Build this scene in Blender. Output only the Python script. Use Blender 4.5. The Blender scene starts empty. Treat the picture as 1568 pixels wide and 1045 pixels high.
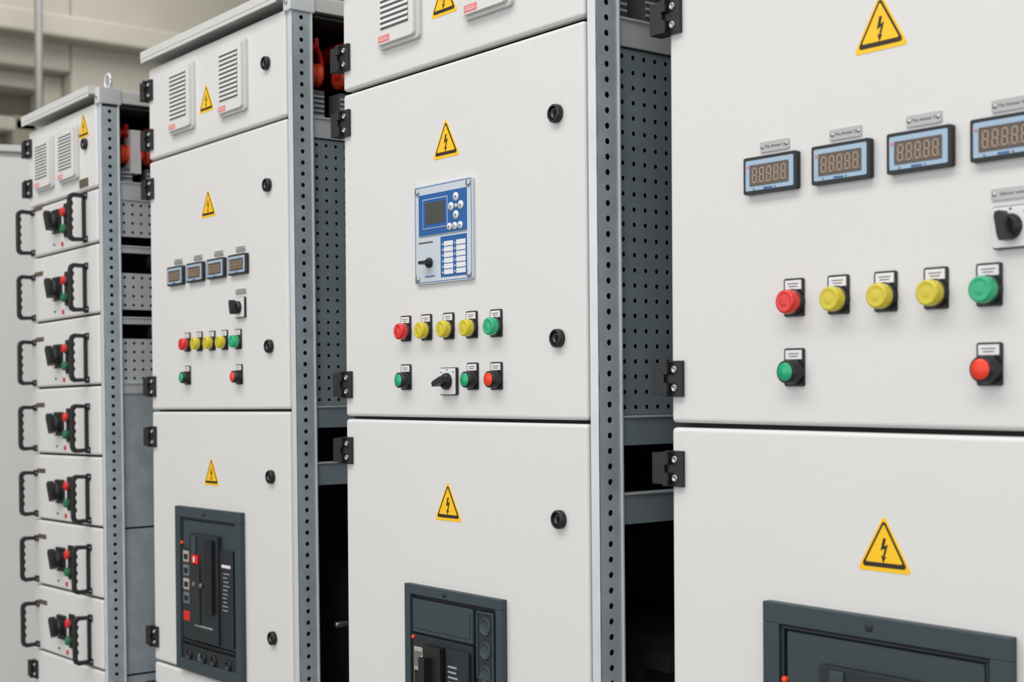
import bpy, bmesh, math, random
from mathutils import Vector, Matrix
random.seed(4)
scene = bpy.context.scene
try:
    scene.view_settings.view_transform = 'Standard'
    scene.view_settings.look = 'None'
except Exception:
    pass

# ------------------------------------------------------------------ materials
def lin(c):
    c = c / 255.0
    return c / 12.92 if c <= 0.04045 else ((c + 0.055) / 1.055) ** 2.4

def mat(name, rgb, rough=0.5, metal=0.0, bump=0.0, bscale=200.0, var=0.0, vscale=6.0, coat=0.0, sss=0.0, stretch=None):
    m = bpy.data.materials.new(name)
    m.use_nodes = True
    nt = m.node_tree
    b = nt.nodes['Principled BSDF']
    col = (lin(rgb[0]), lin(rgb[1]), lin(rgb[2]), 1)
    b.inputs['Base Color'].default_value = col
    b.inputs['Roughness'].default_value = rough
    b.inputs['Metallic'].default_value = metal
    if coat:
        b.inputs['Coat Weight'].default_value = coat
        b.inputs['Coat Roughness'].default_value = .08
    if sss:
        b.inputs['Subsurface Weight'].default_value = sss
        b.inputs['Subsurface Scale'].default_value = .004
    tc = nt.nodes.new('ShaderNodeTexCoord')
    mp = nt.nodes.new('ShaderNodeMapping')
    nt.links.new(tc.outputs['Object'], mp.inputs['Vector'])
    if stretch: mp.inputs['Scale'].default_value = stretch
    if var:
        n = nt.nodes.new('ShaderNodeTexNoise'); n.inputs['Scale'].default_value = vscale
        n.inputs['Detail'].default_value = 5
        nt.links.new(mp.outputs['Vector'], n.inputs['Vector'])
        r = nt.nodes.new('ShaderNodeMapRange')
        r.inputs['To Min'].default_value = 1 - var; r.inputs['To Max'].default_value = 1 + var
        r.inputs['From Min'].default_value = .3; r.inputs['From Max'].default_value = .7
        nt.links.new(n.outputs['Fac'], r.inputs['Value'])
        mx = nt.nodes.new('ShaderNodeVectorMath'); mx.operation = 'SCALE'
        mx.inputs[0].default_value = col[:3]
        nt.links.new(r.outputs['Result'], mx.inputs['Scale'])
        nt.links.new(mx.outputs['Vector'], b.inputs['Base Color'])
    if bump:
        n2 = nt.nodes.new('ShaderNodeTexNoise'); n2.inputs['Scale'].default_value = bscale
        n2.inputs['Detail'].default_value = 2
        nt.links.new(mp.outputs['Vector'], n2.inputs['Vector'])
        bp = nt.nodes.new('ShaderNodeBump'); bp.inputs['Strength'].default_value = bump
        bp.inputs['Distance'].default_value = 0.001
        nt.links.new(n2.outputs['Fac'], bp.inputs['Height'])
        nt.links.new(bp.outputs['Normal'], b.inputs['Normal'])
    return m

M = dict(
 white=mat('powder_coat_light_grey', (219,217,214), .42, bump=.25, bscale=420, var=.012, vscale=2),
 roof=mat('roof_paint', (208,207,204), .45, var=.02),
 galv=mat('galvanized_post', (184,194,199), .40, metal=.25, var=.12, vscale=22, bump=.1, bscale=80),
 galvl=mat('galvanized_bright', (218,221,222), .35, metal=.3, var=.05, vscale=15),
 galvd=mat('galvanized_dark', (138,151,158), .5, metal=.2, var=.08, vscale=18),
 dark=mat('cabinet_interior_shaded', (40,44,46), .7, var=.1),  # shade of the enclosed cabinet put into the sheet colour
 black=mat('black_plastic', (24,24,26), .38, bump=.1, bscale=300, var=.05),
 blackm=mat('black_matte', (14,14,15), .6, var=.05),
 brk=mat('breaker_bezel', (50,63,68), .5, bump=.3, bscale=350, var=.04, vscale=30),
 brk2=mat('breaker_body', (32,37,41), .45, bump=.2, bscale=300, var=.04),
 yel=mat('sign_yellow', (250,196,10), .4, var=.02),
 ink=mat('sign_ink', (45,28,12), .45, var=.02),
 red=mat('lens_red', (216,24,14), .25, var=.04, vscale=60, coat=.5),
 redo=mat('button_red', (236,58,30), .35, var=.03, coat=.15),
 ylens=mat('lens_yellow', (206,188,16), .25, var=.04, vscale=60, coat=.5),
 grn=mat('lens_green', (0,166,112), .25, var=.04, vscale=60, coat=.5),
 grnd=mat('button_green_dark', (10,112,70), .35, var=.03),
 lab=mat('label_white', (226,224,224), .5, var=.02),
 cream=mat('label_cream', (172,162,148), .5, var=.1, vscale=60),
 dimtxt=mat('print_grey', (150,152,154), .5, var=.1, vscale=60),
 txt=mat('text_ink', (80,78,80), .6, var=.02),
 plate=mat('engraved_plate', (178,176,174), .3, metal=.5, var=.05),
 screw=mat('screw_steel', (190,190,190), .25, metal=.9, var=.05),
 mface=mat('meter_face_blue', (160,184,204), .4, var=.02),
 mdisp=mat('meter_window', (78,64,54), .2, var=.04, vscale=60, coat=.3),
 seg=mat('digit_segments', (172,148,122), .4, var=.02),
 blue=mat('controller_blue', (14,88,156), .4, var=.03),
 ctlw=mat('controller_plate', (196,204,210), .35, var=.02),
 lcd=mat('lcd_glass', (72,74,70), .12, var=.05, coat=.6),
 pink=mat('sticker_pink', (226,130,126), .5, var=.1, vscale=80),
 ora=mat('orange_dot', (240,70,25), .4, var=.02),
 copper=mat('busbar_red', (196,30,26), .4, var=.08),
 ocable=mat('cable_orange', (240,78,42), .45, var=.05),
 brown=mat('label_brown', (92,80,62), .5, var=.05),
 metalg=mat('equipment_grey', (120,122,124), .4, metal=.3, var=.1),
)

# ------------------------------------------------------------------ builder
class MB:
    def __init__(s):
        s.bm = bmesh.new(); s.mats = []; s.mi = 0
    def m(s, name):
        if name not in s.mats: s.mats.append(name)
        return s.mats.index(name)
    def box(s, x0, x1, y0, y1, z0, z1, mt):
        i = s.m(mt)
        v = [s.bm.verts.new((x, y, z)) for x in (x0, x1) for y in (y0, y1) for z in (z0, z1)]
        for f in ((0,1,3,2),(4,6,7,5),(0,4,5,1),(2,3,7,6),(0,2,6,4),(1,5,7,3)):
            fc = s.bm.faces.new([v[k] for k in f]); fc.material_index = i
        return s
    def prism(s, pts, y0, y1, mt, smooth=False):
        """pts: list of (x,z); extruded along y"""
        i = s.m(mt)
        a = [s.bm.verts.new((p[0], y0, p[1])) for p in pts]
        b = [s.bm.verts.new((p[0], y1, p[1])) for p in pts]
        n = len(pts)
        f = s.bm.faces.new(a); f.material_index = i
        f = s.bm.faces.new(b[::-1]); f.material_index = i
        for k in range(n):
            f = s.bm.faces.new((a[k], b[k], b[(k+1) % n], a[(k+1) % n])); f.material_index = i; f.smooth = smooth
        return s
    def rrect(s, x0, x1, z0, z1, r, y0, y1, mt, n=5):
        pts = []
        for cx, cz, a0 in ((x1-r, z1-r, 0), (x0+r, z1-r, 90), (x0+r, z0+r, 180), (x1-r, z0+r, 270)):
            for k in range(n+1):
                a = math.radians(a0 + 90*k/n); pts.append((cx + r*math.cos(a), cz + r*math.sin(a)))
        return s.prism(pts, y0, y1, mt, True)
    def lathe(s, x, z, prof, mt, seg=28, mats=None):
        """profile of (radius, y) from back to front, rotated around the y axis"""
        i = s.m(mt); rings = []
        for r, y in prof:
            if r <= 1e-6: rings.append([s.bm.verts.new((x, y, z))])
            else: rings.append([s.bm.verts.new((x + r*math.cos(2*math.pi*k/seg), y, z + r*math.sin(2*math.pi*k/seg))) for k in range(seg)])
        for q in range(len(rings)-1):
            a, b = rings[q], rings[q+1]
            ii = s.m(mats[q]) if mats else i
            for k in range(seg):
                k2 = (k+1) % seg
                if len(a) > 1 and len(b) > 1: f = s.bm.faces.new((a[k], a[k2], b[k2], b[k]))
                elif len(b) == 1: f = s.bm.faces.new((a[k], a[k2], b[0]))
                else: f = s.bm.faces.new((a[0], b[k2], b[k]))
                f.material_index = ii; f.smooth = True
        return s
    def tube(s, pts, r, mt, seg=10):
        i = s.m(mt); rings = []
        pts = [Vector(p) for p in pts]
        up = Vector((0.13, 0.2, 1)).normalized()
        for k, p in enumerate(pts):
            d = (pts[min(k+1, len(pts)-1)] - pts[max(k-1, 0)]).normalized()
            a = d.cross(up)
            if a.length < 1e-3: a = d.cross(Vector((1, 0, 0)))
            a.normalize(); b = d.cross(a)
            rings.append([s.bm.verts.new(p + r*(math.cos(2*math.pi*j/seg)*a + math.sin(2*math.pi*j/seg)*b)) for j in range(seg)])
        for q in range(len(rings)-1):
            for j in range(seg):
                f = s.bm.faces.new((rings[q][j], rings[q][(j+1) % seg], rings[q+1][(j+1) % seg], rings[q+1][j]))
                f.material_index = i; f.smooth = True
        for rg in (rings[0], rings[-1]):
            f = s.bm.faces.new(rg); f.material_index = i
        return s
    def holed(s, x, y0, ny, py, z0, nz, pz, r, mt, hz=None):
        """perforated sheet in the plane x=const, with real round holes"""
        i = s.m(mt)
        for a in range(ny):
            for b in range(nz):
                ya, yb = y0 + a*py, y0 + (a+1)*py
                za, zb = z0 + b*pz, z0 + (b+1)*pz
                cy, cz = (ya+yb)/2, (za+zb)/2
                cor = [s.bm.verts.new((x, yb, zb)), s.bm.verts.new((x, ya, zb)), s.bm.verts.new((x, ya, za)), s.bm.verts.new((x, yb, za))]
                h = [s.bm.verts.new((x, cy + r*math.cos(math.radians(45+30*k)), cz + (hz or r)*math.sin(math.radians(45+30*k)))) for k in range(12)]
                for q in range(4):
                    arc = [h[(3*q+k) % 12] for k in range(3, -1, -1)]
                    f = s.bm.faces.new([cor[q], cor[(q+1) % 4]] + arc); f.material_index = i
        return s
    def done(s, name, parent, bevel=0, bseg=2, solid=0, weld=False):
        if weld: bmesh.ops.remove_doubles(s.bm, verts=s.bm.verts, dist=1e-5)
        if not solid: bmesh.ops.recalc_face_normals(s.bm, faces=s.bm.faces)
        me = bpy.data.meshes.new(name); s.bm.to_mesh(me); s.bm.free()
        for m_ in s.mats: me.materials.append(M[m_])
        ob = bpy.data.objects.new(name, me); scene.collection.objects.link(ob)
        if parent: ob.parent = parent
        if solid:
            q = ob.modifiers.new('thickness', 'SOLIDIFY'); q.thickness = solid
        if bevel:
            q = ob.modifiers.new('bevel', 'BEVEL'); q.width = bevel; q.segments = bseg; q.limit_method = 'ANGLE'; q.angle_limit = math.radians(40)
            q.harden_normals = False
        return ob

def empty(name, loc, rot=(0, 0, 0)):
    e = bpy.data.objects.new(name, None); scene.collection.objects.link(e)
    e.location = loc; e.rotation_euler = rot; e.empty_display_size = .1
    return e

def text(name, body, x, y, z, size, mt, parent):
    c = bpy.data.curves.new(name, 'FONT'); c.body = body; c.size = size
    c.align_x = 'CENTER'; c.align_y = 'CENTER'; c.extrude = .0001
    c.materials.append(M[mt])
    o = bpy.data.objects.new(name, c); scene.collection.objects.link(o)
    o.location = (x, y, z); o.rotation_euler = (math.pi/2, 0, 0); o.parent = parent
    return o

# ------------------------------------------------------------------ parts
def warning_sign(P, n, x, z, s=1.0):
    b = MB()
    def tri(h, r):
        H = h; pts = []
        R = H*2/3
        for k, a in enumerate((90, 210, 330)):
            c = (x + (R-2*r)*math.cos(math.radians(a)), z - H*.16 + (R-2*r)*math.sin(math.radians(a)))
            for t in range(-60, 61, 24):
                pts.append((c[0] + r*math.cos(math.radians(a+t)), c[1] + r*math.sin(math.radians(a+t))))
        return pts
    b.prism(tri(.072*s, .0035*s), -.0006, .0004, 'yel')
    b.prism(tri(.061*s, .0035*s), -.0009, .0002, 'ink')
    b.prism(tri(.049*s, .0015*s), -.0012, .0002, 'yel')
    q = [(-.001,.020),(.004,.020),(.001,.008),(.0075,.011),(.0015,-.008),(.0045,-.0075),(-.0015,-.017),(-.0045,-.0055),(-.0015,-.007),(.0018,.0045),(-.0055,.0015)]
    b.prism([(x + a*s*.85, z + (c*.85 - .010)*s) for a, c in q], -.0015, .0002, 'ink')
    return b.done('warning_sign_%d' % n, P)

def hinge(b, x, z):
    # frame-side barrel block and door-side plate, black
    b.box(x-.030, x-.004, -.012, .014, z-.024, z+.024, 'black')
    b.box(x-.036, x-.026, -.006, .010, z-.012, z+.012, 'black')
    b.box(x-.006, x+.028, -.007, .002, z-.027, z+.027, 'black')
    b.box(x-.004, x+.006, -.016, .0, z-.026, z-.006, 'black')
    b.box(x-.004, x+.006, -.016, .0, z+.006, z+.026, 'black')
    for dz in (-.014, .014):
        b.lathe(x+.014, z+dz, [(.0055, -.006), (.0055, -.0095), (.003, -.0095), (.0028, -.008), (0, -.008)], 'screw', 14)

def lock(b, x, z):
    b.lathe(x, z, [(.0155, .002), (.0155, -.008), (.0140, -.0100), (.0115, -.0105), (.0105, -.004), (0, -.004)], 'black', 30)
    b.lathe(x, z, [(.0100, -.003), (.0095, -.0075), (.006, -.0078), (.0058, -.005), (0, -.005)], 'plate', 20,
            mats=['black', 'black', 'screw', 'blackm'])
    b.box(x-.0016, x+.0016, -.0082, -.004, z-.0058, z+.0058, 'blackm')
    b.box(x-.020, x-.012, -.005, .001, z-.004, z+.004, 'black')

def pilot(P, n, x, z, lens, s=1.0, flush=False):
    b = MB()
    b.rrect(x-.0165*s, x+.0165*s, z-.019*s, z+.031*s, .003*s, -.003*s, .001, 'black')
    b.box(x-.0135*s, x+.0135*s, -.0042*s, -.002*s, z+.0165*s, z+.0285*s, 'lab')
    for k, w in ((0, .009), (1, .007)):
        b.box(x-w*s, x+w*s, -.0046*s, -.004*s, z+(.0235-.0035*k)*s, z+(.0245-.0035*k)*s, 'txt')
    if flush:
        b.lathe(x, z, [(.0165*s, 0), (.0165*s, -.010*s), (.0150*s, -.0125*s), (.0148*s, -.020*s), (.0122*s, -.021*s), (.0122*s, -.017*s)], 'black', 32)
        b.lathe(x, z, [(.0121*s, -.016*s), (.0121*s, -.0215*s), (.0112*s, -.0225*s), (0, -.0228*s)], lens, 32)
    else:
        b.lathe(x, z, [(.0172*s, 0), (.0172*s, -.006*s), (.0155*s, -.008*s), (.0150*s, -.008*s)], 'black', 32)
        prof = [(.0152*s, -.007*s), (.0158*s, -.010*s), (.0158*s, -.019*s), (.0148*s, -.0215*s), (.0125*s, -.0225*s), (.011*s, -.0215*s), (.006*s, -.0228*s), (0, -.0232*s)]
        b.lathe(x, z, prof, lens, 36)
    return b.done('pilot_light_%d' % n if not flush else 'push_button_%d' % n, P)

def selector(P, x, z, s=1.0, ang=35):
    b = MB()
    b.rrect(x-.027*s, x+.027*s, z-.027*s, z+.027*s, .003*s, -.006*s, .001, 'black')
    b.rrect(x-.0255*s, x+.0255*s, z-.0255*s, z+.0255*s, .003*s, -.0085*s, -.005*s, 'lab')
    b.lathe(x, z, [(.017*s, -.007*s), (.016*s, -.014*s), (.013*s, -.018*s), (0, -.018*s)], 'black', 30)
    a = math.radians(ang); u = Vector((math.cos(a), math.sin(a))); w = Vector((-u[1], u[0]))
    L = .018*s; T = .0060*s
    pts = [(-L, -T*.7), (-L*.6, -T), (L*.7, -T), (L*1.05, -T*.6), (L*1.05, T*.6), (L*.7, T), (-L*.6, T), (-L, T*.7)]
    b.prism([(x + p*u[0] + q*w[0], z + p*u[1] + q*w[1]) for p, q in pts], -.034*s, -.016*s, 'black')
    for dx, dz in ((-.02, .018), (0, .0225), (.02, .018)):
        b.box(x+(dx-.002)*s, x+(dx+.002)*s, -.0090*s, -.007*s, z+(dz-.0016)*s, z+(dz+.0016)*s, 'txt')
    return b.done('selector_switch', P, bevel=.0008)

SEGS = {'a': (0, 1, 'h'), 'g': (0, 0, 'h'), 'd': (0, -1, 'h'), 'f': (-1, .5, 'v'), 'b': (1, .5, 'v'), 'e': (-1, -.5, 'v'), 'c': (1, -.5, 'v')}
def meter(P, n, x, z, w, h):
    """x,z = lower-left corner"""
    b = MB()
    # black bezel ring
    b.rrect(x, x+w, z, z+h, .003, -.009, .001, 'black')
    m = w*.05
    b.rrect(x+m, x+w-m, z+m, z+h-m, .002, -.0100, -.008, 'mface')
    wx0, wx1, wz0, wz1 = x+w*.13, x+w*.87, z+h*.21, z+h*.78
    b.rrect(wx0, wx1, wz0, wz1, .0015, -.0106, -.009, 'mdisp')
    nd = 5; pw = (wx1-wx0)*.92/nd
    for k in range(nd):
        cx = wx0 + (wx1-wx0)*.05 + pw*(k+.47); cz = (wz0+wz1)/2
        hw = pw*.28; hh = (wz1-wz0)*.33; t = pw*.07
        for sx, sz, o in SEGS.values():
            px, pz = cx + sx*hw + sz*.0004, cz + sz*hh
            if o == 'h': b.box(px-hw*.8, px+hw*.8, -.0110, -.0104, pz-t, pz+t, 'seg')
            else: b.box(px-t, px+t, -.0110, -.0104, pz-hh*.42, pz+hh*.42, 'seg')
        b.box(cx+hw*1.45, cx+hw*1.45+t*1.6, -.0110, -.0104, cz-hh-t, cz-hh+t*.8, 'seg')
    b.box(x+w*.08, x+w*.105, -.0106, -.0098, z+h*.70, z+h*.76, 'ora')
    b.box(x+w*.4, x+w*.56, -.0106, -.0098, z+h*.11, z+h*.15, 'blue')
    for kk in range(3):
        b.box(x+w*(.2+.2*kk), x+w*(.2+.2*kk)+w*.02, -.0106, -.0098, z+h*.11, z+h*.15, 'txt')
    return b.done('digital_meter_%d' % n, P)

def nameplate(P, n, x, z, w=.052, h=.0145, body=None):
    b = MB()
    b.rrect(x-w/2, x+w/2, z-h/2, z+h/2, .002, -.002, .0008, 'plate')
    for sx in (-1, 1):
        b.lathe(x+sx*(w/2-.0045), z, [(.0026, -.0018), (.0026, -.0032), (0, -.0034)], 'screw', 12)
    o = b.done('nameplate_%d' % n, P)
    if body: text('nameplate_text_%d' % n, body, x, -.0022, z, h*.42, 'txt', P)
    return o

def vent(P, n, x0, x1, z0, z1):
    b = MB()
    b.rrect(x0, x1, z0, z1, .010, -.008, .001, 'roof')
    b.rrect(x0+.007, x1-.007, z0+.007, z1-.007, .008, -.016, -.007, 'white')
    ix0, ix1, iz0, iz1 = x0+.022, x1-.022, z0+.034, z1-.022
    b.box(ix0, ix1, -.0166, -.015, iz0, iz1, 'metalg')
    N = 11
    for k in range(N):
        zc = iz0 + (iz1-iz0)*(k+.5)/N; t = (iz1-iz0)/N
        i = b.m('white')
        # slanted louvre blade
        A = [(ix0, -.0164, zc+t*.48), (ix0, -.0195, zc+t*.05), (ix0, -.0195, zc-t*.25), (ix0, -.0164, zc-t*.12)]
        v0 = [b.bm.verts.new(p) for p in A]; v1 = [b.bm.verts.new((ix1, p[1], p[2])) for p in A]
        for q in range(4):
            f = b.bm.faces.new((v0[q], v0[(q+1) % 4], v1[(q+1) % 4], v1[q])); f.material_index = i
        b.bm.faces.new(v0).material_index = i; b.bm.faces.new(v1[::-1]).material_index = i
    b.box(x0+.014, x0+.052, -.0166, -.0155, z0+.010, z0+.023, 'pink')
    b.box(x0+.017, x0+.049, -.0169, -.0160, z0+.014, z0+.0155, 'lab')
    b.box(x0+.017, x0+.044, -.0169, -.0160, z0+.018, z0+.0192, 'lab')
    return b.done('vent_grille_%d' % n, P, bevel=.0015)

def ring(b, x0, x1, z0, z1, t, y0, y1, mt):
    b.box(x0, x1, y0, y1, z1-t, z1, mt); b.box(x0, x1, y0, y1, z0, z0+t, mt)
    b.box(x0, x0+t, y0, y1, z0+t, z1-t, mt); b.box(x1-t, x1, y0, y1, z0+t, z1-t, mt)

def breaker_a(P, x0, x1, z0, z1):
    b = MB(); w = x1-x0; h = z1-z0
    X = lambda f: x0 + f*w
    Z = lambda f: z1 - f*h
    ring(b, x0, x1, z0, z1, w*.075, -.014, .001, 'brk')
    b.box(x0+.001, x1-.001, -.002, .001, z0+.001, z1-.001, 'blackm')
    ring(b, X(.08), X(.92), Z(.83), Z(.065), w*.012, -.011, -.001, 'brk2')
    b.box(X(.10), X(.90), -.008, 0, Z(.815), Z(.08), 'brk')
    b.box(X(.11), X(.25), -.012, -.004, Z(.80), Z(.25), 'brk2')
    b.box(X(.27), X(.70), -.020, -.004, Z(.80), Z(.155), 'brk2')
    b.box(X(.32), X(.38), -.024, -.004, Z(.30), Z(.165), 'brk')
    b.box(X(.55), X(.66), -.030, -.004, Z(.62), Z(.18), 'black')
    b.box(X(.30), X(.44), -.024, -.004, Z(.70), Z(.34), 'brk2')
    b.box(X(.70), X(.89), -.014, -.004, Z(.80), Z(.23), 'brk2')
    b.box(X(.335), X(.43), -.0265, -.02, Z(.335), Z(.28), 'red')
    b.box(X(.365), X(.39), -.0272, -.02, Z(.325), Z(.29), 'lab')
    for k in range(4):
        b.box(X(.12), X(.215), -.0128, -.01, Z(.34+.085*k), Z(.27+.085*k), 'cream' if k % 2 == 0 else 'metalg')
        b.box(X(.135), X(.20), -.0134, -.01, Z(.325+.085*k), Z(.29+.085*k), 'blackm')
    b.box(X(.12), X(.22), -.0132, -.01, Z(.70), Z(.64), 'red')
    for k in range(10):
        xx = X(.735 + .02*random.random())
        b.box(xx, xx + w*.10*(.5+.5*random.random()), -.0148, -.012, Z(.372+.024*k), Z(.364+.024*k), 'dimtxt')
    b.box(X(.73), X(.86), -.0148, -.012, Z(.335), Z(.315), 'lab')
    b.box(X(.34), X(.62), -.0207, -.018, Z(.715), Z(.703), 'dimtxt')
    for sx in (.36, .47):
        b.lathe(X(sx), Z(.46), [(.006, -.023), (.006, -.027), (0, -.027)], 'metalg', 16)
    b.lathe(X(.095), Z(.225), [(.0045, -.008), (.0045, -.0135), (0, -.014)], 'ora', 14)
    b.box(X(.09), X(.91), -.010, 0, Z(.96), Z(.85), 'brk2')
    for sx in (.2, .42, .58, .8):
        b.lathe(X(sx), Z(.905), [(.014, -.008), (.014, -.014), (.011, -.016), (.009, -.012), (0, -.012)], 'black', 22)
    b.box(X(.34), X(.38), -.0125, -.008, Z(.93), Z(.885), 'metalg')
    b.lathe(X(.47), z1-w*.035, [(.006, -.013), (.006, -.016), (0, -.0165)], 'brk2', 16)
    return b.done('circuit_breaker', P, bevel=.0016)

def breaker_b(P, x0, x1, z0, z1):
    b = MB()
    ring(b, x0, x1, z0, z1, .018, -.012, .001, 'brk')
    b.box(x0+.001, x1-.001, -.003, .001, z0+.001, z1-.001, 'blackm')
    bx0, bx1 = x0+.024, x0+.212
    b.box(bx0, bx1, -.010, 0, z1-.088, z1-.026, 'brk')
    b.box(bx0+.008, bx1-.008, -.012, 0, z1-.080, z1-.034, 'brk')
    b.box(bx0, bx1, -.010, 0, z0+.024, z1-.092, 'brk2')
    b.box(bx0+.054, bx0+.108, -.026, 0, z0+.05, z1-.105, 'black')
    b.box(bx0+.060, bx0+.078, -.040, -.02, z0+.15, z1-.125, 'black')
    b.box(bx0+.112, bx1-.006, -.016, 0, z0+.05, z1-.105, 'brk2')
    b.box(bx0+.006, bx0+.046, -.012, -.005, z1-.20, z1-.115, 'cream')
    b.box(bx0+.009, bx0+.032, -.0135, -.008, z1-.150, z1-.122, 'metalg')
    b.box(bx0+.009, bx0+.040, -.0135, -.008, z1-.195, z1-.158, 'blackm')
    b.lathe(bx0+.038, z1-.133, [(.005, -.010), (.005, -.015), (0, -.016)], 'lab', 14)
    b.box(bx0+.050, bx0+.068, -.0285, -.02, z1-.235, z1-.205, 'red')
    b.box(bx0+.056, bx0+.062, -.0292, -.02, z1-.228, z1-.212, 'lab')
    for k in range(12):
        b.box(bx0+.120, bx0+.120+.040*(.6+.4*random.random()), -.0168, -.014, z1-.138-.0095*k, z1-.134-.0095*k, 'dimtxt')
    b.lathe(bx0+.003, z1-.098, [(.004, -.009), (.004, -.013), (0, -.0135)], 'ora', 12)
    rx0, rx1 = x0+.224, x1-.024
    b.box(rx0, rx1, -.010, 0, z0+.024, z1-.026, 'brk2')
    ring(b, rx0, rx1, z1-.145, z1-.026, .004, -.012, 0, 'brk')
    for k in range(3):
        b.lathe((rx0+rx1)/2, z1-.052-.042*k, [(.016, -.009), (.016, -.012), (.013, -.0125), (.012, -.0105), (0, -.0105)], 'brk', 22)
    b.lathe((x0+x1)/2-.02, z1-.009, [(.005, -.011), (.005, -.014), (0, -.0145)], 'brk2', 14)
    return b.done('circuit_breaker', P, bevel=.0014)

def controller(P, x0, x1, z0, z1):
    b = MB()
    b.rrect(x0, x1, z0, z1, .004, -.006, .001, 'ctlw')
    # thin blue outline
    ring(b, x0+.002, x1-.002, z0+.002, z1-.002, .0011, -.0064, -.005, 'blue')
    X = lambda u: x0 + (u + 2.198); Z = lambda v: v
    b.box(X(-2.184), X(-2.034), -.0066, -.005, 1.574, 1.650, 'blue')
    b.box(X(-2.170), X(-2.092), -.0072, -.006, 1.586, 1.641, 'ctlw')
    b.box(X(-2.1685), X(-2.0935), -.0076, -.006, 1.5875, 1.6395, 'blue')
    b.box(X(-2.160), X(-2.101), -.0082, -.006, 1.594, 1.634, 'lcd')
    for dx, dz in ((0, .0165), (0, -.0165), (-.0165, 0), (.0165, 0)):
        b.lathe(X(-2.066)+dx*.9, 1.620+dz, [(.0078, -.006), (.0078, -.0082), (0, -.0086)], 'lab', 20)
        b.lathe(X(-2.066)+dx*.9, 1.620+dz, [(.0020, -.008), (.0020, -.0090), (0, -.0091)], 'blue', 8)
    b.lathe(X(-2.066), 1.620, [(.004, -.006), (.004, -.008), (0, -.0082)], 'ctlw', 14)
    for k in range(3):
        b.lathe(X(-2.086)+.0165*k, 1.584, [(.0068, -.006), (.0068, -.0082), (0, -.0086)], 'lab', 18)
        b.lathe(X(-2.086)+.0165*k, 1.584, [(.0018, -.008), (.0018, -.0090), (0, -.0091)], 'blue', 8)
    b.box(X(-2.183), X(-2.035), -.0064, -.005, 1.5715, 1.5725, 'txt')
    b.box(X(-2.115), X(-2.035), -.0066, -.005, 1.494, 1.568, 'blue')
    for c in range(2):
        for r in range(6):
            xx = X(-2.104) + .038*c
            b.box(xx, xx+.028, -.0072, -.006, 1.4985+.0103*r, 1.5072+.0103*r, 'lab')
            b.box(xx-.006, xx-.003, -.0072, -.006, 1.501+.0103*r, 1.504+.0103*r, 'lab')
    b.box(X(-2.185), X(-2.14), -.0066, -.005, 1.560, 1.5625, 'txt')
    b.lathe(X(-2.150), 1.523, [(.0095, -.005), (.0095, -.010), (.007, -.013), (0, -.013)], 'black', 20)
    b.box(X(-2.150)-.012, X(-2.150)+.010, -.024, -.011, 1.520, 1.526, 'black')
    b.box(X(-2.165), X(-2.135), -.0066, -.005, 1.497, 1.499, 'blue')
    for sx in (x0+.010, x1-.010):
        for sz in (z0+.010, z1-.010):
            b.lathe(sx, sz, [(.0062, -.005), (.0062, -.0085), (.0045, -.0095), (0, -.0095)], 'screw', 16)
    return b.done('generator_controller', P)

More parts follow.
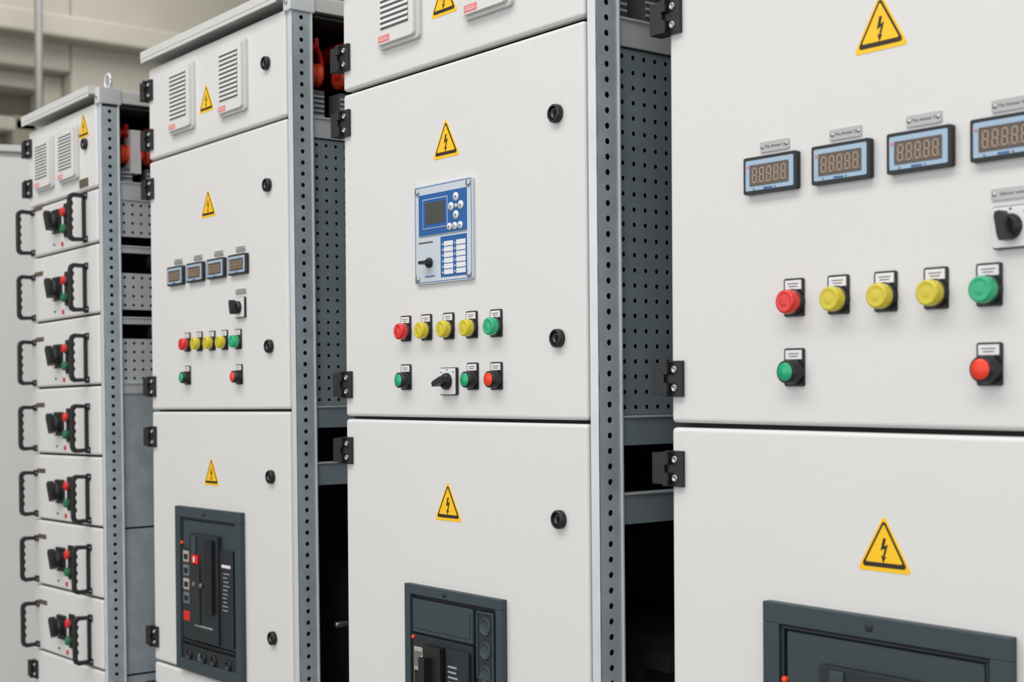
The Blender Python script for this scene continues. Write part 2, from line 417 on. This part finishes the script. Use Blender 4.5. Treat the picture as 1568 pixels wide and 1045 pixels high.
def frame(P, W, H, Dp, side):
    b = MB()
    b.box(-.006, W+.006, .024, .030, .10, H-.06, 'dark')               # front inner plate (door seal frame)
    b.box(W+.005, W+.024, .003, .007, .05, H-.01, 'galvl')              # front strip of the post
    b.box(W+.005, W+.0065, .007, .05, .05, H-.01, 'dark')
    b.box(W+.0215, W+.0275, .051, .055, .05, H-.02, 'galvl')            # lip
    b.box(W-.02, W+.022, Dp-.05, Dp, .05, H-.02, 'galv')                # rear post
    b.box(0, .010, .03, Dp, .05, H-.03, 'dark')                         # left side sheet
    b.box(0, W+.02, Dp, Dp+.004, .05, H-.03, 'dark')                    # back sheet
    b.box(0, W+.02, .03, Dp, .05, .07, 'galvd')
    b.box(-.005, W+.022, .02, Dp, .0, .05, 'blackm')                    # plinth
    b.box(.01, W+.02, .03, Dp, H-.035, H-.03, 'dark')
    # side rails running front to back
    for z0, z1, mt in side['rails']:
        b.box(W+.004, W+.020, .052, Dp-.05, z0, z1, mt)
        b.box(W+.0185, W+.0235, .056, Dp-.05, z1-.004, z1, 'galvl')
    for z0, z1, mt in side.get('sheets', []):
        b.box(W+.012, W+.015, .056, Dp-.05, z0, z1, mt)
    b.done('frame', P, bevel=.0008)
    b = MB()
    nz = int((H-.06)/.025)
    b.holed(W+.024, .004, 1, .048, .05, nz, .025, .0052, 'galv')
    b.done('perforated_post', P, solid=.0015, weld=True)
    for k, (z0, z1) in enumerate(side.get('perf', [])):
        b = MB(); nz = max(1, int(round((z1-z0)/.025)))
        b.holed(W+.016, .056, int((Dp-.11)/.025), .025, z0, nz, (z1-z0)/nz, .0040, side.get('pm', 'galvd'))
        b.done('perforated_panel_%d' % (k+1), P, solid=.0012, weld=True)
    # roof, corner bracket, lifting eye
    b = MB()
    b.box(-.002, W-.002, -.022, Dp+.01, H, H+.022, 'roof')
    b.box(0, W-.002, -.022, -.019, H-.008, H+.004, 'roof')
    b.box(W-.001, W+.030, -.004, .060, H-.028, H+.016, 'galvl')
    b.box(W+.005, W+.026, .060, Dp, H-.022, H+.010, 'roof')
    b.lathe(W+.014, H-.008, [(.006, -.004), (.006, -.007), (0, -.0075)], 'screw', 14)
    b.done('roof', P, bevel=.002)
    b = MB()
    cx, cz = W+.013, H+.036
    b.tube([(cx + .019*math.cos(t*math.pi/12), .03, cz + .019*math.sin(t*math.pi/12)) for t in range(25)], .004, 'galvl', 10)
    b.tube([(cx, .03, H+.010), (cx, .03, H+.020)], .009, 'galvl', 14)
    b.done('lifting_eye', P)
    # equipment inside the open side
    b = MB()
    for k in range(4):
        yy = .085 + .075*k
        b.box(.1, W-.03, yy+.01, yy+.02, H-.10, H-.065, 'copper')
        b.lathe(W-.035, H-.15, [(.026, yy+.02), (.026, yy+.012), (.018, yy+.008), (.026, yy+.002), (.026, yy-.006), (.016, yy-.010), (0, yy-.010)], 'ocable', 22)
        pts = [(W-.015-.02*math.cos(t*math.pi/9), yy + .030*math.cos(t*math.pi/9), H-.135 + .045*math.sin(t*math.pi/9)) for t in range(-3, 12)]
        b.tube(pts, .006, 'copper', 10)
        b.box(W-.06, W-.012, yy-.012, yy+.022, H-.26, H-.19, 'metalg')
        for j in range(5): b.box(W-.013, W-.009, yy-.010, yy+.020, H-.25+.011*j, H-.246+.011*j, 'galvl')
    b.done('busbar_equipment', P)
    # lower interior: moulded equipment, shade put into its dark colour
    b = MB()
    b.box(.15, W-.06, .22, .45, .35, .85, 'dark')
    b.box(W-.08, W-.02, .20, .45, .80, .83, 'dark')
    b.box(W-.08, W-.02, .20, .45, .62, .64, 'dark')
    for zz in (.58, .74):
        b.lathe(W-.03, zz, [(.007, .16), (.007, .13), (.004, .128), (0, .128)], 'screw', 12)
    b.done('internal_equipment', P)

def doors(P, W, spans, name='door'):
    for k, (z0, z1) in enumerate(spans):
        b = MB(); b.box(0, W, 0, .022, z0, z1, 'white')
        b.done('%s_%d' % (name, k+1), P, bevel=.0065, bseg=4)

# ------------------------------------------------------------------ cabinets
def place(xl, yp, th):
    """world->local converter for points measured on the front plane"""
    c, s = math.cos(th), math.sin(th)
    def loc(x, z):
        dx = x - xl
        return dx*c + z*s, -dx*s + z*c
    return loc

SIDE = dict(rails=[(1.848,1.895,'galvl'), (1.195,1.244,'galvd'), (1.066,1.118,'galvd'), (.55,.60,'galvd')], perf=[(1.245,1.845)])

# ---- cabinet with controller (centre)
TH = .004; XL = -2.456 + TH*1.3
P = empty('switchgear_cabinet', (XL, 0, 0), (0, -TH, 0)); L = place(XL, 0, TH)
W = .734; H = 2.165
frame(P, W, H, .6, SIDE)
zt = 1.885
doors(P, W, [(.12,.574), (.580,1.231), (1.237,zt-.001), (zt+.006, H-.022)])
b = MB()
for z in (2.11,1.957,1.825,1.300,1.168,.64,.50): hinge(b, 0, z)
b.done('hinges', P, bevel=.001)
b = MB()
for z in (2.03,1.746,1.375,1.076,.72,.35): lock(b, W-.068, z-.003)
b.done('locks', P, bevel=.0006)
for n, (x, z) in enumerate([(-2.105,1.749), (-2.105,1.086), (-2.109,2.010)]):
    q = L(x, z); warning_sign(P, n+1, q[0], q[1])
q0 = L(-2.198,1.4855); controller(P, q0[0], q0[0]+.179, 1.485, 1.667)
for n, (x, c) in enumerate(zip((-2.236,-2.168,-2.098,-2.028,-1.957), ('red','ylens','ylens','ylens','grn'))):
    q = L(x, 1.400); pilot(P, n+1, q[0], q[1], c, .97)
for n, (x, c) in enumerate(zip((-2.236,-2.026,-1.957), ('grn','grn','redo'))):
    q = L(x, 1.308); pilot(P, n+1, q[0], q[1], c, .97, True)
q = L(-2.096,1.305); selector(P, q[0], q[1], .93, 20)
q = L(-2.322,0); q2 = L(-2.045,0)
vent(P, 1, q[0]+.012, q[0]+.150, 1.946, 2.115); vent(P, 2, q2[0]+.012, q2[0]+.150, 1.946, 2.115)
q = L(-2.236,.925); breaker_b(P, q[0]+.004, q[0]+.302, .505, .924)

# ---- nearest cabinet on the right
TH = .0; XL = -1.530
P = empty('switchgear_cabinet', (XL, 0, 0), (0, -TH, 0)); L = place(XL, 0, TH)
W = .745
frame(P, W, H, .6, SIDE)
doors(P, W, [(.12,.574), (.580,1.233), (1.240,zt), (zt+.007, H-.022)])
b = MB()
for z in (2.11,1.98,1.850,1.306,1.171,.64,.50): hinge(b, 0, z)
b.done('hinges', P, bevel=.001)
b = MB()
for z in (2.03,1.746,1.375,1.076,.72,.35): lock(b, W-.068, z)
b.done('locks', P, bevel=.0006)
for n, (x, z) in enumerate([(-1.144,1.766), (-1.143,1.090), (-1.143,2.01)]):
    q = L(x, z); warning_sign(P, n+1, q[0], q[1], 1.03)
for k in range(4):
    q = L(-1.374+.1225*k, 1.565)
    meter(P, k+1, q[0], q[1], .096, .052)
    nameplate(P, k+1, q[0]+.051, 1.630, body='The Ammer %d' % (k+1))
for n, (x, c) in enumerate(zip((-1.289,-1.213,-1.137,-1.061,-.986), ('red','ylens','ylens','ylens','grn'))):
    q = L(x, 1.410); pilot(P, n+1, q[0], q[1], c, 1.05)
for n, (x, c) in enumerate(((-1.289,'grn'), (-.986,'redo'))):
    q = L(x, 1.314); pilot(P, n+1, q[0], q[1], c, 1.05, True)
q = L(-.953,1.483); selector(P, q[0], q[1], .95, 100)
nameplate(P, 5, q[0], 1.524, .06, .014, body='Selector switch')
q = L(-1.339,0); breaker_a(P, q[0], q[0]+.386, .53, .995)
vent(P, 1, .15, .288, 1.946, 2.115); vent(P, 2, .43, .568, 1.946, 2.115)

# ---- second cabinet (left of centre)
TH = .012; XL = -3.512 + TH*1.3
P = empty('switchgear_cabinet', (XL, .06, 0), (0, -TH, 0)); L = place(XL, .06, TH)
W = .722
frame(P, W, H-.012, .6, SIDE)
doors(P, W, [(.12,.578), (.584,1.232), (1.238,1.887), (1.893, 2.132)])
b = MB()
for z in (2.075,1.945,1.816,1.298,1.167,.645,.50): hinge(b, 0, z)
b.done('hinges', P, bevel=.001)
b = MB()
for z in (2.026,1.748,1.381,1.084,.718,.35): lock(b, W-.083, z)
b.done('locks', P, bevel=.0006)
for n, (x, z) in enumerate([(-3.187,2.004), (-3.180,1.746), (-3.171,1.091)]):
    q = L(x, z); warning_sign(P, n+1, q[0], q[1], .97)
for k in range(4):
    q = L(-3.396+.1115*k, 1.554+.002*k)
    meter(P, k+1, q[0], q[1], .088, .048)
    nameplate(P, k+1, q[0]+.05, q[1]+.060, .045, .0125)
for n, (x, c) in enumerate(zip((-3.296,-3.229,-3.161,-3.095,-3.026), ('red','ylens','ylens','ylens','grn'))):
    q = L(x, 1.4035); pilot(P, n+1, q[0], q[1], c, .95)
for n, (x, c) in enumerate(((-3.296,'grn'), (-3.022,'redo'))):
    q = L(x, 1.3205); pilot(P, n+1, q[0], q[1], c, .95, True)
q = L(-3.012,1.483); selector(P, q[0], q[1], .9, 100)
nameplate(P, 5, q[0], q[1]+.038, .05, .012)
q = L(-3.345,.6); breaker_a(P, q[0], q[0]+.348, .590, .995)
q = L(-3.396,2.0); q2 = L(-3.123,2.0)
vent(P, 1, q[0]+.014, q[0]+.150, 1.936, 2.108); vent(P, 2, q2[0]+.014, q2[0]+.150, 1.936, 2.108)

# ---- motor-control centre with withdrawable drawers (far left)
TH = .018; XL = -4.228 + TH*1.3
P = empty('motor_control_center', (XL, 0, 0), (0, -TH, 0)); L = place(XL, 0, TH)
W = .515; H1 = 2.085
S1 = dict(rails=[(1.80,1.85,'galvl'), (1.655,1.675,'galvl'), (1.46,1.48,'galvl'), (1.27,1.30,'galvl')],
          perf=[(1.70,1.80), (1.50,1.60), (1.30,1.42)], sheets=[(.05,.50,'galv'), (.505,.90,'galv'), (.905,1.27,'galv')], pm='galvl')
frame(P, W, H1, .6, S1)
b = MB()
for z in (1.640,1.44):
    b.lathe(W-.01, z, [(.03, .22), (.03, .15), (.02, .14), (0, .14)], 'blackm', 18)
b.tube([(W-.03,.12,1.98),(W-.03,.14,1.93),(W-.05,.2,1.9)], .008, 'ocable')
b.box(W-.05, W-.005, .10, .13, 1.88, 2.0, 'lab')
b.done('cable_glands', P)
q = L(-3.97, 1.836); zd0 = q[1]
q = L(-3.97, 1.6865); zd1 = q[1]
pitch = .1937
doors(P, W, [(zd0+.003, H1-.022)])
doors(P, W, [(zd1-pitch*(k)-pitch+.003, zd1-pitch*k-.003) for k in range(6)] + [(zd1+.003, zd0-.003)], 'drawer_front')
doors(P, W, [(.12, zd1-6*pitch-.003)], 'lower_door')
b = MB()
for z in (2.012,1.892,.459): hinge(b, 0, L(XL, z)[1])
b.done('hinges', P, bevel=.001)
b = MB(); q = L(-3.80, 1.968); lock(b, q[0], q[1]); b.done('locks', P)
q = L(-3.814, 2.022); warning_sign(P, 1, q[0], q[1], .97)
q = L(-4.181, 2.0); q2 = L(-3.998, 2.0)
vent(P, 1, q[0]+.014, q[0]+.148, 1.872, 2.028); vent(P, 2, q2[0]+.014, q2[0]+.152, 1.872, 2.028)
b = MB(); b.rrect(W-.12, W-.06, zd0+.012, zd0+.035, .002, -.002, .0005, 'brown'); b.done('nameplate_1', P)

def drawer(P, n, zb):
    """controls of one drawer; zb = z of its lower edge (local)"""
    b = MB()
    # two slim bow handles with finger grips
    for hx in (.018, W-.094):
        zc = zb + .076; hl = .060
        for e in (-1, 1):
            b.box(hx-.002, hx+.026, -.004, .001, zc+e*hl-.009, zc+e*hl+.009, 'black')
            b.lathe(hx+.021, zc+e*hl, [(.003, -.0035), (.003, -.006), (0, -.006)], 'screw', 10)
        # bow profile in the y/z plane, extruded along x
        out = [(0, hl+.005), (-.036, hl+.007), (-.045, hl+.002), (-.049, hl-.008), (-.049, -hl+.008), (-.045, -hl-.002), (-.036, -hl-.007), (0, -hl-.005)]
        inn = [(0, -hl+.005), (-.034, -hl+.004), (-.039, -hl+.010)]
        for k in range(4):
            z = -hl + .022 + .0225*k
            inn += [(-.0395, z), (-.0360, z+.006), (-.0360, z+.010), (-.0395, z+.016)]
        inn += [(-.039, hl-.010), (-.034, hl-.004), (0, hl-.005)]
        pl = out + inn
        i = b.m('black')
        va = [b.bm.verts.new((hx, p[0], zc+p[1])) for p in pl]
        vb = [b.bm.verts.new((hx+.016, p[0], zc+p[1])) for p in pl]
        b.bm.faces.new(va).material_index = i; b.bm.faces.new(vb[::-1]).material_index = i
        for k in range(len(pl)):
            b.bm.faces.new((va[k], vb[k], vb[(k+1) % len(pl)], va[(k+1) % len(pl)])).material_index = i
    b.box(W-.092, W-.080, -.008, .001, zb+.016, zb+.136, 'black')
    b.done('drawer_handles_%d' % n, P, bevel=.0012)
    b = MB()
    # rotary disconnector with lever
    cx, cz = .225, zb + .088
    b.rrect(cx-.030, cx+.030, cz-.034, cz+.034, .005, -.008, .001, 'black')
    b.lathe(cx, cz, [(.024, -.007), (.023, -.018), (.018, -.022), (0, -.022)], 'black', 28)
    a = math.radians(112); u = (math.cos(a), math.sin(a)); w = (-u[1], u[0])
    b.prism([(cx + p*u[0] + q_*w[0], cz + p*u[1] + q_*w[1]) for p, q_ in ((-.026,-.009),(.024,-.011),(.031,-.006),(.031,.006),(.024,.011),(-.026,.009))], -.036, -.020, 'black')
    b.box(cx-.026, cx-.016, -.0092, -.007, cz-.031, cz-.025, 'lab')
    # push buttons on a common black housing
    bx = .300
    b.rrect(bx-.018, bx+.020, zb+.036, zb+.132, .004, -.005, .001, 'black')
    for dz, lens in ((.107, 'red'), (.058, 'grnd')):
        z = zb + dz
        b.lathe(bx, z, [(.0155, 0), (.0155, -.010), (.0135, -.012), (.0130, -.012)], 'black', 24)
        b.lathe(bx, z, [(.0125, -.008), (.0125, -.018), (.0105, -.020), (0, -.0205)], lens, 24)
    b.lathe(.262, zb+.020, [(.007, 0), (.007, -.003), (0, -.0035)], 'red', 16)
    b.lathe(.200, zb+.024, [(.003, 0), (.003, -.003), (0, -.0035)], 'blackm', 10)
    b.box(.040, .105, -.0015, .0005, zb+.137, zb+.150, 'brown')
    b.done('drawer_controls_%d' % n, P, bevel=.0012)
for k in range(7):
    drawer(P, k+1, zd1 - pitch*k)

# ---- plain cabinet at the far end, turned towards the aisle
P = empty('utility_cabinet', (-5.45, .25, 0), (0, 0, math.atan2(.94, .33)))
b = MB()
b.box(-.45, .45, .0, .45, .08, 2.19, 'roof'); b.box(-.43, .43, .02, .43, 0, .08, 'blackm')
b.done('body', P, bevel=.004)
b = MB(); b.box(-.445, .445, -.02, .0, .10, 2.17, 'white'); b.done('door_panel', P, bevel=.005, bseg=3)
b = MB(); b.box(-.46, .46, -.03, .46, 2.19, 2.215, 'roof'); b.done('roof', P, bevel=.003)
b = MB()
for z in (.5, 1.2, 1.9): lock(b, -.38, z)
for v in b.bm.verts: v.co.y -= .02
b.done('locks', P)

# ------------------------------------------------------------------ hall
M['wall'] = mat('plaster_beige', (186,181,169), .9, var=.05, vscale=1.2, bump=.3, bscale=12)
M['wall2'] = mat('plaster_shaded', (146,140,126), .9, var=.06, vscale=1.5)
M['conc'] = mat('concrete_floor', (122,122,120), .6, var=.10, vscale=1.5, bump=.2, bscale=30)
M['ceil'] = mat('ceiling_plaster', (210,208,202), .9, var=.04, vscale=1)
M['pipe'] = mat('pipe_grey', (130,130,126), .5, metal=.2, var=.05)
def room(name, x0, x1, y0, y1, z0, z1, mt):
    b = MB(); b.box(x0, x1, y0, y1, z0, z1, mt); return b.done(name, None)
room('floor', -14, 9, -9, 8, -.1, 0, 'conc')
room('ceiling', -14, 9, -9, 8, 6.4, 6.5, 'ceil')
room('wall_back', -14, 9, 8, 8.2, 0, 6.4, 'wall')
# left wall: stepped concrete surround with recessed bays
b = MB()
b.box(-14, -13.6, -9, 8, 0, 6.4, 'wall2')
b.box(-13.6, -13.0, 3.55, 8, 0, 6.4, 'wall')
b.box(-13.6, -13.0, -9, 3.55, 4.24, 6.4, 'wall')
b.box(-13.0, -12.75, -9, 8, 4.50, 4.72, 'wall')
b.box(-13.6, -13.2, 3.36, 3.55, 0, 4.24, 'wall'); b.box(-13.6, -13.2, -9, 3.36, 4.08, 4.24, 'wall')
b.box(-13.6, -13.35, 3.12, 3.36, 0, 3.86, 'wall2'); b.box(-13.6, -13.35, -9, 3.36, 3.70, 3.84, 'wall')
b.done('wall_left', None, bevel=.03, bseg=2)
b = MB()
b.tube([(-12.4, 3.02, 0), (-12.4, 3.02, 6.4)], .035, 'pipe', 14)
for z in (1.5, 3.4, 5.2): b.box(-12.75, -12.36, 2.97, 3.07, z, z+.05, 'pipe')
b.done('vertical_pipe_1', None)  # grey vertical pipe with its brackets

def area(name, loc, rot, sx, sy, power, col=(1, 1, 1)):
    l = bpy.data.lights.new(name, 'AREA'); l.shape = 'RECTANGLE'; l.size = sx; l.size_y = sy; l.energy = power; l.color = col
    o = bpy.data.objects.new(name, l); scene.collection.objects.link(o); o.location = loc; o.rotation_euler = rot
    return o
area('ceiling_light', (-1.5, -3.2, 6.2), (0, 0, 0), 9, 2.2, 400, (1, .99, .98))
area('ceiling_light', (-10.0, 2.5, 6.2), (0, 0, 0), 4, 4, 220, (1, .99, .97))
w = bpy.data.worlds.new('overcast'); scene.world = w; w.use_nodes = True
bg = w.node_tree.nodes['Background']; bg.inputs[0].default_value = (.95, .97, 1, 1); bg.inputs[1].default_value = 1.42

# ------------------------------------------------------------------ camera
F = 2178.0; a = math.atan((784+945)/F); roll = .006
R = Vector((math.sin(a), math.cos(a), 0)); U = Vector((0, 0, 1))
r_ = (R - roll*U).normalized(); u_ = (U + roll*R).normalized(); bk = r_.cross(u_)
cam = bpy.data.cameras.new('camera'); co = bpy.data.objects.new('camera', cam); scene.collection.objects.link(co)
co.matrix_world = Matrix(((r_.x, u_.x, bk.x, 0), (r_.y, u_.y, bk.y, -1.521), (r_.z, u_.z, bk.z, 1.3), (0, 0, 0, 1)))
cam.sensor_width = 36; cam.lens = 36*F/1568; cam.shift_y = (588-522.5)/1568
cam.dof.use_dof = True; cam.dof.focus_distance = 2.5; cam.dof.aperture_fstop = 5.6
cam.clip_start = .05
scene.camera = co
